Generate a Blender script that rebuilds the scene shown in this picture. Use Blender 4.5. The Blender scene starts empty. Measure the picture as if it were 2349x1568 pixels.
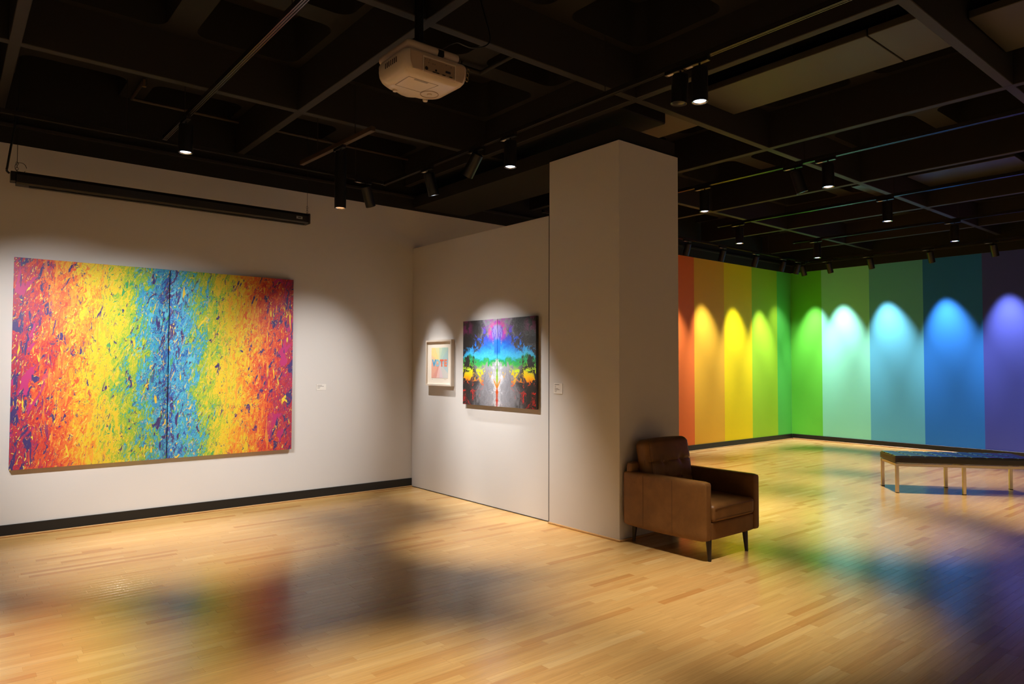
import bpy, bmesh, math, random
from mathutils import Vector, Matrix

random.seed(7)
C = bpy.context.scene.collection
PI = math.pi

# ------------------------------------------------------------------ camera, world, exposure
F_PX, YAW, PITCH, ROLL = 1595.3, 0.882132, 0.033365, 0.0030712
fw = Vector((math.cos(YAW), math.sin(YAW), 0)); rt = Vector((math.sin(YAW), -math.cos(YAW), 0)); up = Vector((0, 0, 1))
Fd = fw * math.cos(PITCH) + up * math.sin(PITCH)
Ud = up * math.cos(PITCH) - fw * math.sin(PITCH)
cr, sr = math.cos(ROLL), math.sin(ROLL)
Xc = rt * cr + Ud * sr
Yc = Ud * cr - rt * sr
Zc = -Fd
cam_d = bpy.data.cameras.new('camera')
cam = bpy.data.objects.new('camera', cam_d); C.objects.link(cam)
M = Matrix((Xc, Yc, Zc)).transposed().to_4x4(); M.translation = Vector((0, 0, 1.5))
cam.matrix_world = M
cam_d.sensor_width = 36; cam_d.lens = 36 * F_PX / 2349; cam_d.clip_start = 0.05; cam_d.clip_end = 100
bpy.context.scene.camera = cam
bpy.context.scene.cycles.diffuse_bounces = 8
bpy.context.scene.cycles.max_bounces = 12

world = bpy.data.worlds.new('world'); bpy.context.scene.world = world; world.use_nodes = True
world.node_tree.nodes['Background'].inputs[0].default_value = (0.02, 0.02, 0.022, 1)
world.node_tree.nodes['Background'].inputs[1].default_value = 0.2
vs = bpy.context.scene.view_settings
vs.view_transform = 'Standard'; vs.look = 'None'; vs.gamma = 1; vs.exposure = 0.0; vs.use_curve_mapping = False

# lamp strengths (watts), all used by the lamp builders below
DOWN, DOWN_FAR, WASH, PAINT = 520, 520, 500, 560
WARM = (1.0, 0.89, 0.76); SOFT = (1.0, 0.99, 0.98); COOL = (0.95, 0.98, 1.0)


# ------------------------------------------------------------------ helpers
def s2l(c):
    return tuple(((v / 12.92) if v <= 0.04045 else ((v + 0.055) / 1.055) ** 2.4) for v in (x / 255 for x in c))

MATS = {}
def mat(name, rgb, rough=0.5, metal=0.0, spec=0.5, emit=None, estr=0, bump=0, bscale=60, var=0, coat=0):
    if name in MATS: return MATS[name]
    m = bpy.data.materials.new(name); m.use_nodes = True; t = m.node_tree; b = t.nodes['Principled BSDF']
    col = s2l(rgb) + (1,)
    b.inputs['Base Color'].default_value = col
    b.inputs['Roughness'].default_value = rough; b.inputs['Metallic'].default_value = metal
    b.inputs['Specular IOR Level'].default_value = spec
    if coat: b.inputs['Coat Weight'].default_value = coat
    if emit: b.inputs['Emission Color'].default_value = s2l(emit) + (1,); b.inputs['Emission Strength'].default_value = estr
    if bump or var:
        tc = t.nodes.new('ShaderNodeTexCoord'); n = t.nodes.new('ShaderNodeTexNoise')
        n.inputs['Scale'].default_value = bscale; n.inputs['Detail'].default_value = 4
        t.links.new(tc.outputs['Object'], n.inputs['Vector'])
        if bump:
            bp = t.nodes.new('ShaderNodeBump'); bp.inputs['Strength'].default_value = bump; bp.inputs['Distance'].default_value = 0.002
            t.links.new(n.outputs['Fac'], bp.inputs['Height']); t.links.new(bp.outputs['Normal'], b.inputs['Normal'])
        if var:
            n2 = t.nodes.new('ShaderNodeTexNoise'); n2.inputs['Scale'].default_value = bscale * .12
            t.links.new(tc.outputs['Object'], n2.inputs['Vector'])
            hs = t.nodes.new('ShaderNodeHueSaturation'); hs.inputs['Color'].default_value = col
            mr = t.nodes.new('ShaderNodeMapRange'); mr.inputs['From Min'].default_value = .3; mr.inputs['From Max'].default_value = .7
            mr.inputs['To Min'].default_value = 1 - var; mr.inputs['To Max'].default_value = 1 + var
            t.links.new(n2.outputs['Fac'], mr.inputs['Value']); t.links.new(mr.outputs[0], hs.inputs['Value'])
            t.links.new(hs.outputs['Color'], b.inputs['Base Color'])
    MATS[name] = m
    return m

class NT:
    """small wrapper for writing shader maths"""
    def __init__(s, name):
        s.m = bpy.data.materials.new(name); s.m.use_nodes = True; s.t = s.m.node_tree; s.b = s.t.nodes['Principled BSDF']
    def node(s, kind, **kw):
        n = s.t.nodes.new(kind)
        for k, v in kw.items(): setattr(n, k, v)
        return n
    def put(s, sock, v):
        if isinstance(v, bpy.types.NodeSocket): s.t.links.new(v, sock)
        elif v is not None: sock.default_value = v
    def mt(s, op, a, b=None, c=None, clamp=False):
        n = s.node('ShaderNodeMath', operation=op); n.use_clamp = clamp
        s.put(n.inputs[0], a)
        if b is not None: s.put(n.inputs[1], b)
        if c is not None: s.put(n.inputs[2], c)
        return n.outputs[0]
    def xyz(s, v):
        n = s.node('ShaderNodeSeparateXYZ'); s.put(n.inputs[0], v); return n.outputs
    def comb(s, x, y, z):
        n = s.node('ShaderNodeCombineXYZ')
        for i, v in enumerate((x, y, z)): s.put(n.inputs[i], v)
        return n.outputs[0]
    def noise(s, vec, scale, detail=3, dist=0.0, rough=0.5, col=False):
        n = s.node('ShaderNodeTexNoise'); s.put(n.inputs['Vector'], vec)
        n.inputs['Scale'].default_value = scale; n.inputs['Detail'].default_value = detail
        n.inputs['Distortion'].default_value = dist; n.inputs['Roughness'].default_value = rough
        return n.outputs['Color' if col else 'Fac']
    def voro(s, vec, scale, out='Distance', feat='F1'):
        n = s.node('ShaderNodeTexVoronoi', feature=feat); s.put(n.inputs['Vector'], vec); n.inputs['Scale'].default_value = scale
        return n.outputs[out]
    def ramp(s, fac, stops, const=True):
        n = s.node('ShaderNodeValToRGB'); r = n.color_ramp; r.interpolation = 'CONSTANT' if const else 'LINEAR'
        while len(r.elements) < len(stops): r.elements.new(0.5)
        for e, (p, c) in zip(r.elements, stops): e.position = p
        for e, (p, c) in zip(r.elements, stops): e.color = s2l(c) + (1,)
        s.put(n.inputs[0], fac); return n.outputs[0]
    def mix(s, f, a, b):
        n = s.node('ShaderNodeMix', data_type='RGBA'); s.put(n.inputs['Factor'], f)
        for k, v in ((6, a), (7, b)): s.put(n.inputs[k], (s2l(v) + (1,)) if isinstance(v, tuple) else v)
        return n.outputs[2]
    def gt(s, v, th, soft=0.01):
        n = s.node('ShaderNodeMapRange'); s.put(n.inputs['Value'], v)
        n.inputs['From Min'].default_value = th - soft; n.inputs['From Max'].default_value = th + soft
        return n.outputs[0]
    def bump(s, h, strength, dist):
        n = s.node('ShaderNodeBump'); s.put(n.inputs['Height'], h); n.inputs['Strength'].default_value = strength
        n.inputs['Distance'].default_value = dist; s.t.links.new(n.outputs[0], s.b.inputs['Normal'])

def box(bm, x0, x1, y0, y1, z0, z1, bev=0.0, seg=1):
    r = bmesh.ops.create_cube(bm, size=1)
    bmesh.ops.scale(bm, vec=(x1 - x0, y1 - y0, z1 - z0), verts=r['verts'])
    bmesh.ops.translate(bm, vec=((x0 + x1) / 2, (y0 + y1) / 2, (z0 + z1) / 2), verts=r['verts'])
    if bev:
        es = list({e for v in r['verts'] for e in v.link_edges})
        bmesh.ops.bevel(bm, geom=es, offset=bev, segments=seg, affect='EDGES', profile=0.5)

def BX(*a, **k):
    bm = bmesh.new(); box(bm, *a, **k); return bm

def cone(bm, p0, p1, r0, r1, seg=16, caps=True):
    p0, p1 = Vector(p0), Vector(p1); d = p1 - p0
    q = d.to_track_quat('Z', 'Y').to_matrix()
    rings = []
    for p, r in ((p0, r0), (p1, r1)):
        rings.append([bm.verts.new(p + q @ Vector((r * math.cos(2 * PI * i / seg), r * math.sin(2 * PI * i / seg), 0))) for i in range(seg)])
    for i in range(seg):
        j = (i + 1) % seg
        bm.faces.new((rings[0][i], rings[0][j], rings[1][j], rings[1][i]))
    if caps:
        bm.faces.new(rings[0][::-1]); bm.faces.new(rings[1])

def lathe(bm, prof, seg=20):
    """revolve (r, z) pairs about Z"""
    rings = [[bm.verts.new((r * math.cos(2 * PI * i / seg), r * math.sin(2 * PI * i / seg), z)) for i in range(seg)] for r, z in prof]
    for a, b in zip(rings, rings[1:]):
        for i in range(seg):
            j = (i + 1) % seg
            bm.faces.new((a[i], a[j], b[j], b[i]))
    return rings

def tube(bm, pts, r, seg=8):
    pts = [Vector(p) for p in pts]; rings = []
    for i, p in enumerate(pts):
        d = (pts[min(i + 1, len(pts) - 1)] - pts[max(i - 1, 0)]).normalized()
        q = d.to_track_quat('Z', 'Y').to_matrix()
        rings.append([bm.verts.new(p + q @ Vector((r * math.cos(2 * PI * k / seg), r * math.sin(2 * PI * k / seg), 0))) for k in range(seg)])
    for a, b in zip(rings, rings[1:]):
        for i in range(seg):
            j = (i + 1) % seg
            bm.faces.new((a[i], a[j], b[j], b[i]))
    bm.faces.new(rings[0][::-1]); bm.faces.new(rings[-1])

def spline(pts, n=6):
    pts = [Vector(p) for p in pts]; out = []
    for i in range(len(pts) - 1):
        p0, p1, p2, p3 = pts[max(i - 1, 0)], pts[i], pts[i + 1], pts[min(i + 2, len(pts) - 1)]
        for k in range(n):
            t = k / n
            out.append(0.5 * ((2 * p1) + (p2 - p0) * t + (2 * p0 - 5 * p1 + 4 * p2 - p3) * t * t + (3 * p1 - p0 - 3 * p2 + p3) * t ** 3))
    out.append(pts[-1]); return out

def cushion(dx, dy, dz, r, n=14, crown=0.0, fn=None):
    """rounded soft block centred on the origin; fn moves each vertex"""
    bm = bmesh.new()
    bmesh.ops.create_cube(bm, size=2)
    bmesh.ops.subdivide_edges(bm, edges=bm.edges[:], cuts=n, use_grid_fill=True)
    h = Vector((dx / 2, dy / 2, dz / 2))
    for v in bm.verts:
        a = v.co.copy()
        # crowd the grid towards the edges so the rounding is smooth
        a = Vector([math.copysign(abs(c) ** 0.75, c) for c in a])
        p = Vector((a.x * h.x, a.y * h.y, a.z * h.z))
        q = Vector([max(-(h[i] - r), min(h[i] - r, p[i])) for i in range(3)])
        d = p - q
        if d.length > 1e-9: p = q + d.normalized() * r
        if crown and abs(a.z) > .3: p.z += math.copysign(crown * (1 - a.x ** 2) * (1 - a.y ** 2), a.z)
        if fn: p = fn(p, a)
        v.co = p
    return bm

def obj(name, bm, m, parent=None, loc=None, smooth=True):
    me = bpy.data.meshes.new(name); bmesh.ops.recalc_face_normals(bm, faces=bm.faces[:]); bm.to_mesh(me); bm.free()
    for mm in (m if isinstance(m, (list, tuple)) else [m]): me.materials.append(mm)
    if smooth:
        for p in me.polygons: p.use_smooth = True
        me.set_sharp_from_angle(angle=math.radians(35))
    o = bpy.data.objects.new(name, me); C.objects.link(o)
    if parent: o.parent = parent
    if loc: o.location = loc
    return o

def tag(o, label, cat, group=None, kind=None):
    if label: o['label'] = label
    if cat: o['category'] = cat
    if group: o['group'] = group
    if kind: o['kind'] = kind
    return o

def thing(name, label, cat, loc=(0, 0, 0), rz=0, group=None):
    o = bpy.data.objects.new(name, None); C.objects.link(o); o.empty_display_size = 0.1
    o.location = loc; o.rotation_euler = (0, 0, rz)
    return tag(o, label, cat, group)

def struct(name, bm, m, parent=None, label=None, smooth=False):
    o = obj(name, bm, m, parent, smooth=smooth)
    if not parent: o['kind'] = 'structure'; o['category'] = name.split('_')[0]
    if label: o['label'] = label
    return o

def spot(name, parent, loc, direction, watts, half, blend, col, size=0.03):
    l = bpy.data.lights.new(name, 'SPOT'); l.energy = watts; l.spot_size = 2 * math.radians(half); l.spot_blend = blend
    l.color = col; l.shadow_soft_size = size
    o = bpy.data.objects.new(name, l); C.objects.link(o); o.location = loc
    o.rotation_euler = Vector(direction).to_track_quat('-Z', 'Y').to_euler()
    if parent: o.parent = parent
    return o


# ------------------------------------------------------------------ materials
WALL = mat('gallery_paint', (208, 203, 198), rough=0.75, spec=0.25, bump=0.12, bscale=220)
BLACK = mat('black_ceiling_paint', (32, 30, 27), rough=0.75, spec=0.25, bump=0.2, bscale=18)
BLACK2 = mat('black_baffle_paint', (41, 38, 35), rough=0.6, spec=0.3)
BASEM = mat('black_vinyl_base', (26, 24, 22), rough=0.45, spec=0.4)
TRIMW = mat('maple_shoe_moulding', (196, 152, 98), rough=0.4)
METALB = mat('black_powder_coat', (20, 20, 20), rough=0.35, spec=0.5)
TRACKM = mat('black_track_enamel', (34, 32, 30), rough=0.25, spec=0.7)
HOUSE = mat('black_lamp_can', (20, 20, 20), rough=0.38, spec=0.6)
CHROME = mat('spun_reflector', (230, 230, 230), rough=0.18, metal=1)
LENS = mat('lit_lens', (255, 255, 255), rough=0.3, emit=(215, 232, 255), estr=4)
LENSW = mat('lit_warm_lens', (255, 255, 255), rough=0.3, emit=(214, 150, 100), estr=0.9)
LENSD = mat('dark_lens', (60, 60, 62), rough=0.15)
STICK = mat('white_sticker', (235, 225, 215), rough=0.6)

def wood_floor(name, attr):
    n = NT(name)
    geo = n.node('ShaderNodeNewGeometry')
    if attr:
        a = n.node('ShaderNodeAttribute'); a.attribute_name = 'tone'; rnd = a.outputs['Fac']
    else:
        a = n.node('ShaderNodeObjectInfo'); rnd = a.outputs['Random']
    x, y, z = n.xyz(geo.outputs['Position'])
    off = n.mt('MULTIPLY', rnd, 37.0)
    v = n.comb(n.mt('ADD', n.mt('MULTIPLY', x, 1.6), off), n.mt('MULTIPLY', y, 34.0), off)
    grain = n.noise(v, 1.6, 5, 0.6, 0.6)
    fine = n.noise(n.comb(n.mt('MULTIPLY', x, 6.0), n.mt('MULTIPLY', y, 260.0), off), 1.0, 3)
    base = n.ramp(rnd, [(0.0, (192, 142, 84)), (0.04, (190, 138, 80)), (0.09, (204, 159, 98)), (0.5, (208, 165, 103)), (0.93, (212, 171, 109)), (1.0, (219, 181, 122))], const=False)
    g = n.mt('ADD', n.mt('MULTIPLY', n.mt('SUBTRACT', grain, .5), 0.55), n.mt('MULTIPLY', n.mt('SUBTRACT', fine, .5), 0.22))
    hs = n.node('ShaderNodeHueSaturation'); n.put(hs.inputs['Color'], base); n.put(hs.inputs['Value'], n.mt('ADD', g, 0.98)); hs.inputs['Saturation'].default_value = 1.02
    # small dark mineral flecks and scuffs of their own shape
    fl = n.gt(n.noise(n.comb(n.mt('MULTIPLY', x, 9.0), n.mt('MULTIPLY', y, 30.0), 3.0), 1.0, 2, 0.3), 0.80, 0.03)
    col = n.mix(n.mt('MULTIPLY', fl, 0.35), hs.outputs[0], (120, 74, 40))
    n.put(n.b.inputs['Base Color'], col)
    sm = n.noise(geo.outputs['Position'], 1.3, 4)
    n.put(n.b.inputs['Roughness'], n.mt('ADD', n.mt('MULTIPLY', sm, 0.12), 0.165))
    n.b.inputs['Specular IOR Level'].default_value = 0.52
    n.bump(n.mt('ADD', n.mt('MULTIPLY', fine, .6), grain), 0.06, 0.001)
    return n.m
FLOOR1 = wood_floor('maple_board', False)
FLOOR2 = wood_floor('maple_boards', True)

# ------------------------------------------------------------------ the room shell
YL, XR, XP = 7.48, 13.68, 4.55           # long wall, far right wall, partition face
X0, Y0, TOP = -3.0, -3.2, 3.432
fl = struct('floor', BX(X0, XR + .2, Y0, YL + .2, -0.12, -0.016), mat('sub_floor', (90, 66, 42), rough=.8), label='maple strip floor of satin finished boards')

# strip boards running along the long wall
BW = 0.0572
board_me = None
def board_mesh(bm, x0, x1, y0, y1):
    """top with a tiny eased edge and its four sides"""
    e = 0.0007; g = 0.00005
    x0 += g; x1 -= g; y0 += g; y1 -= g
    b = [bm.verts.new(p) for p in ((x0, y0, -.0155), (x1, y0, -.0155), (x1, y1, -.0155), (x0, y1, -.0155))]
    m = [bm.verts.new(p) for p in ((x0, y0, -.0004), (x1, y0, -.0004), (x1, y1, -.0004), (x0, y1, -.0004))]
    t = [bm.verts.new(p) for p in ((x0 + e, y0 + e, 0), (x1 - e, y0 + e, 0), (x1 - e, y1 - e, 0), (x0 + e, y1 - e, 0))]
    fs = [bm.faces.new(t)]
    for i in range(4):
        j = (i + 1) % 4
        fs.append(bm.faces.new((b[i], b[j], m[j], m[i]))); fs.append(bm.faces.new((m[i], m[j], t[j], t[i])))
    return fs

rows = []
y = Y0; r = random.Random(3)
boards = []
while y < YL - 0.001:
    y1 = min(y + BW, YL)
    x = X0 - r.random() * .6
    while x < XR:
        L = r.choice((.22, .28, .34, .4, .46, .52, .6, .68, .8, 1.0)) * (0.9 + .2 * r.random())
        xa, xb = max(x, X0), min(x + L, XR)
        if xb - xa > .02: boards.append((xa, xb, y, y1))
        x += L
    y = y1
def proj(p):
    d = Vector(p) - Vector((0, 0, 1.5)); z = d.dot(Fd)
    return (d.dot(Xc) / z * F_PX + 1174.5, 784 - d.dot(Yc) / z * F_PX, z) if z > .3 else None
def near_key(b):
    c = [proj(p) for p in ((b[0], b[2], 0), (b[1], b[2], 0), ((b[0] + b[1]) / 2, b[3], 0))]
    vis = [q for q in c if q and -20 < q[0] < 2370 and q[1] < 1590]
    if not vis or len([q for q in c if q]) < 3: return 1e9
    return min(q[2] for q in c)
order = sorted(range(len(boards)), key=lambda i: near_key(boards[i]))
singles = set(order[:296])
base_bm = bmesh.new(); board_mesh(base_bm, -.5, .5, -BW / 2, BW / 2)
proto_board = None
stuff_bm = bmesh.new(); lay = stuff_bm.faces.layers.float.new('tone')
rr = random.Random(11)
for i, (xa, xb, ya, yb) in enumerate(boards):
    if i in singles:
        if proto_board is None:
            proto_board = obj('floor_board', base_bm, FLOOR1, fl, smooth=False); o = proto_board
        else:
            o = proto_board.copy(); C.objects.link(o); o.parent = fl
        o.location = ((xa + xb) / 2, (ya + yb) / 2, 0); o.scale = (xb - xa, (yb - ya) / BW, 1)
    else:
        tval = rr.random()
        for f in board_mesh(stuff_bm, xa, xb, ya, yb): f[lay] = tval
sb = obj('floor_boards', stuff_bm, FLOOR2, fl, smooth=False); sb['kind'] = 'stuff'

# long left wall, neutral up to the stripes
wl = struct('wall_left', BX(X0, XR + .15, YL, YL + .15, 0, TOP), WALL, label='long beige gallery wall with the wide rainbow diptych')
wr = struct('wall_right', BX(XR, XR + .15, Y0, YL, 0, TOP), WALL, label='far wall painted in aqua, blue and violet stripes')
struct('wall_back', BX(X0, XR + .15, Y0 - .15, Y0, 0, TOP), WALL, label='wall behind the viewer')
struct('wall_side', BX(X0 - .15, X0, Y0, YL, 0, TOP), WALL, label='wall closing the room on the near left')

STR = [('magenta', (196, 40, 110)), ('red', (205, 44, 42)), ('orange red', (230, 112, 44)), ('orange', (230, 174, 46)), ('yellow', (240, 214, 10)), ('lime green', (160, 205, 44)), ('green', (92, 196, 84))]
STR2 = [('leaf green', (104, 204, 66)), ('aqua green', (138, 222, 196)), ('turquoise blue', (92, 176, 208)), ('blue', (36, 116, 208)), ('violet blue', (66, 76, 172)), ('purple', (112, 56, 150)), ('plum', (150, 50, 130))]
def paint(name, rgb):
    return mat('paint_' + name.replace(' ', '_'), rgb, rough=0.6, spec=0.3, bump=0.1, bscale=220)
ed = [7.56, 8.49, 9.42, 10.35, 11.272, 12.209, 13.136, XR - .004]
for (n_, c_), a, b in zip(STR, ed, ed[1:]):
    struct('painted_stripe', BX(a, b, YL - .003, YL + .01, .0, TOP - .001), paint(n_, c_), wl, n_ + ' painted stripe')
ed = [YL - .004, 6.822, 5.891, 4.951, 4.025, 3.10, 2.17, 1.24]
for (n_, c_), b, a in zip(STR2, ed, ed[1:]):
    struct('painted_stripe', BX(XR - .003, XR + .01, a, b, .0, TOP - .001), paint(n_, c_), wr, n_ + ' painted stripe')

# free-standing partition and the tall pillar that ends it
wp = struct('wall_partition', BX(XP, XP + .14, 4.933, YL - .003, 0.006, 2.955, bev=.002), WALL, label='lower beige partition wall carrying the framed print and the two dark canvases')
pil = struct('pillar', BX(4.515, 5.34, 4.032, 4.924, 0.0, 3.463, bev=.003), WALL, label='tall beige square pillar at the end of the partition')
pil['category'] = 'pillar'
bm = bmesh.new()
box(bm, 4.497, 4.515, 4.014, 4.924, 0, .017, bev=.005, seg=2); box(bm, 4.515, 5.34, 4.014, 4.032, 0, .017, bev=.005, seg=2)
struct('shoe_moulding', bm, TRIMW, pil, 'maple strip round the foot of the pillar')
obj('joint_strip', BX(4.5145, 4.55, 4.9242, 4.9300, .018, 2.955), BASEM, pil, smooth=False)
struct('trim_1', BX(XP - .004, XP + .12, 4.92, YL - .01, 0.0, 0.006), BASEM, label='dark gap line under the partition wall')
struct('trim_2', BX(4.54, 5.315, 4.05, 7.46, 3.463, 3.60), BLACK, label='black soffit over the pillar and partition')

bm = bmesh.new(); box(bm, X0, XP - .001, YL - .013, YL, 0, .104, bev=.003); box(bm, XP + .141, XR - .013, YL - .016, YL - .003, 0, .104, bev=.003)
bl = struct('baseboard_left', bm, BASEM, label='black baseboard along the long wall')
bm = bmesh.new(); box(bm, X0, XP - .001, YL - .03, YL - .013, 0, .014, bev=.004); box(bm, XP + .141, XR - .03, YL - .034, YL - .017, 0, .014, bev=.004)
struct('shoe_moulding', bm, TRIMW, bl, 'maple shoe moulding')
brd = struct('baseboard_right', BX(XR - .016, XR - .003, Y0, YL - .017, 0, .104, bev=.003), BASEM, label='black baseboard under the blue stripes')
struct('shoe_moulding', BX(XR - .040, XR - .017, Y0, YL - .036, 0, .020, bev=.005), TRIMW, brd, 'maple shoe moulding')
struct('trim_3', BX(X0, XR, YL - .001, YL + .15, TOP, 4.46), BLACK, label='black upper wall above the long wall')
struct('trim_4', BX(XR - .001, XR + .15, Y0, YL, TOP, 4.46), BLACK, label='black upper wall above the blue stripes')
struct('trim_5', BX(X0, XR, YL - .05, YL - .012, 3.575, 3.60), BLACK2, label='black ledge angle along the top of the long wall')
struct('trim_6', BX(XR - .05, XR - .012, Y0, YL - .06, 3.575, 3.60), BLACK2, label='black ledge angle along the top of the far wall')

# ceiling: concrete waffle with rounded openings, hung with deep black baffles
ce = struct('ceiling', BX(X0, XR + .15, Y0, YL + .15, 4.46, 4.60), BLACK, label='black open ceiling of rounded coffers and hanging baffles')
struct('wall_upper', BX(X0 - .15, X0, Y0, YL, TOP, 4.46), BLACK, label='black upper wall at the near left')
struct('wall_rear', BX(X0, XR, Y0 - .15, Y0, TOP, 4.46), BLACK, label='black upper wall behind the viewer')
PX, PY = 1.0175, 1.0325
def coffer():
    bm = bmesh.new(); n = 5; m = .105; R = .11
    pts = []
    for cx, cy, a0 in ((PX / 2 - m - R, PY / 2 - m - R, 0), (-(PX / 2 - m - R), PY / 2 - m - R, 90), (-(PX / 2 - m - R), -(PY / 2 - m - R), 180), (PX / 2 - m - R, -(PY / 2 - m - R), 270)):
        for k in range(n + 1):
            a = math.radians(a0 + 90 * k / n); pts.append((cx + R * math.cos(a), cy + R * math.sin(a), math.cos(a), math.sin(a), cx, cy))
    low = [bm.verts.new((p[0], p[1], 0)) for p in pts]
    hi = [bm.verts.new((p[0] * .93, p[1] * .93, .34)) for p in pts]
    out = []
    for p in pts:                                  # project onto the tile's border
        sx = PX / 2 / abs(p[0]) if p[0] else 9; sy = PY / 2 / abs(p[1]) if p[1] else 9
        s = min(sx, sy); out.append(bm.verts.new((p[0] * s, p[1] * s, 0)))
    N = len(pts)
    for i in range(N):
        j = (i + 1) % N
        bm.faces.new((low[i], low[j], hi[j], hi[i]))
        if (out[i].co - out[j].co).length > 1e-5: bm.faces.new((out[i], out[j], low[j], low[i]))
    for sx, sy in ((1, 1), (-1, 1), (-1, -1), (1, -1)):
        c = bm.verts.new((sx * PX / 2, sy * PY / 2, 0))
        ring = [i for i in range(N) if out[i].co.x * sx > 0 and out[i].co.y * sy > 0]
        for i in ring:
            j = (i + 1) % N
            if j in ring:
                try: bm.faces.new((c, out[i], out[j]))
                except ValueError: pass
    bm.faces.new(hi)
    return bm
c0 = None
bx0, by0 = 0.35 - 2 * 1.0175, -0.375
for i in range(15):
    for j in range(8):
        cx, cy = bx0 + PX * (i + .5), by0 + PY * (j + .5)
        if cx > XR or cy > YL: continue
        if c0 is None: c0 = obj('ceiling_coffer', coffer(), BLACK, ce); o = c0
        else: o = c0.copy(); C.objects.link(o); o.parent = ce
        o.location = (cx, cy, 4.065)
T_ = .036
bm_y = [-2.44, -0.375, 1.69, 3.76, 5.82]
for k in range(8):
    x = -1.685 + 2.035 * k
    if x < XR - .1: obj('ceiling_baffle', BX(x - T_, x + T_, Y0 + .01, YL - .055, 3.70, 4.07, bev=.004), BLACK2, ce, smooth=False)
for yv in bm_y:
    obj('ceiling_baffle', BX(X0 + .01, XR - .055, yv - T_, yv + T_, 3.701, 4.068, bev=.004), BLACK2, ce, smooth=False)
# flat board panels / duct bottoms laid above the baffles
PAN = mat('dusty_duct_panel', (60, 57, 48), rough=.55, bump=.3, bscale=9, var=.12)
PAN2 = mat('dark_duct_panel', (42, 41, 40), rough=.5, bump=.3, bscale=9, var=.1)
for a in ((5.12, 5.775, 2.20, 3.71), (5.12, 5.775, 1.74, 2.19), (5.12, 5.775, 3.81, 5.0), (5.4, 6.2, -.3, 1.64)):
    obj('duct_panel', BX(a[0], a[1], a[2], a[3], 3.885, 3.94, bev=.004), PAN, ce)
for a in ((9.70, 10.45, 2.5, 3.68, 3.97), (9.7, 10.5, 3.83, 4.40, 3.98)):
    obj('duct_panel', BX(a[0], a[1], a[2], a[3], a[4], a[4] + .05, bev=.004), PAN2, ce)
obj('roof_duct', BX(4.60, 5.25, 4.1, 7.4, 3.78, 4.06, bev=.01), BLACK, ce)

# ------------------------------------------------------------------ track lighting
ZT = 3.55
def track(label, x0, y0, x1, y1, rods=()):
    L = math.hypot(x1 - x0, y1 - y0); a = math.atan2(y1 - y0, x1 - x0)
    t = thing('lighting_track', label, 'track', (x0, y0, ZT), a, 'black lighting tracks under the ceiling')
    bm = bmesh.new()
    box(bm, 0, L, -.018, .018, 0, .03)
    box(bm, 0, L, -.018, -.012, -.006, 0); box(bm, 0, L, .012, .018, -.006, 0); box(bm, 0, L, -.003, .003, -.005, 0)
    obj('rail', bm, TRACKM, t, smooth=False)
    for s in (0, L): obj('end_cap', BX(s - .012, s + .012, -.021, .021, -.008, .034, bev=.002), METALB, t)
    for s in rods: obj('suspension_rod', (lambda b: (cone(b, (s, 0, .03), (s, 0, .53), .003, .003, 8), b)[1])(bmesh.new()), BLACK2, t)
    return t
track('black track in front of the rainbow diptych, running towards the long wall', 1.54, .3, 1.54, 6.86, (1.2, 3.6, 5.9))
track('black track running close along the long beige wall above the diptych', -.9, 6.98, 3.83, 6.98, (2.15, 4.4))
track('black track passing in front of the partition and pillar', 3.875, .3, 3.875, 7.0, (1.0, 3.3, 5.6))
track('black track just behind the pillar, nearest of those in the striped room', 6.70, .3, 6.70, 6.3, (1.3, 3.2, 4.6))
track('black track second behind the pillar, over the front of the bench', 8.84, .3, 8.84, 5.95, (1.3, 3.2, 4.6))
track('black track third behind the pillar, over the middle of the striped room', 10.97, .3, 10.97, 5.93, (1.3, 3.2))
track('black track along the aqua and blue stripes', 13.20, .3, 13.20, 6.83, (1.3, 3.5, 5.6))
track('black track along the orange and yellow stripes', 6.2, 6.88, 13.22, 6.88, (1.3, 3.5, 5.6))
tb = thing('lighting_track', 'short brown batten holding the long tube spotlight', 'track', (2.83, 6.85, ZT), math.atan2(5.43 - 6.85, .06))
obj('rail', BX(0, 1.42, -.022, .022, -.004, .04, bev=.003), mat('raw_steel_batten', (82, 66, 50), rough=.4, metal=.3), tb)
for s in (.35, 1.1): obj('suspension_rod', (lambda b: (cone(b, (s, 0, .04), (s, 0, .53), .004, .004, 8), b)[1])(bmesh.new()), BLACK2, tb)

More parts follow.
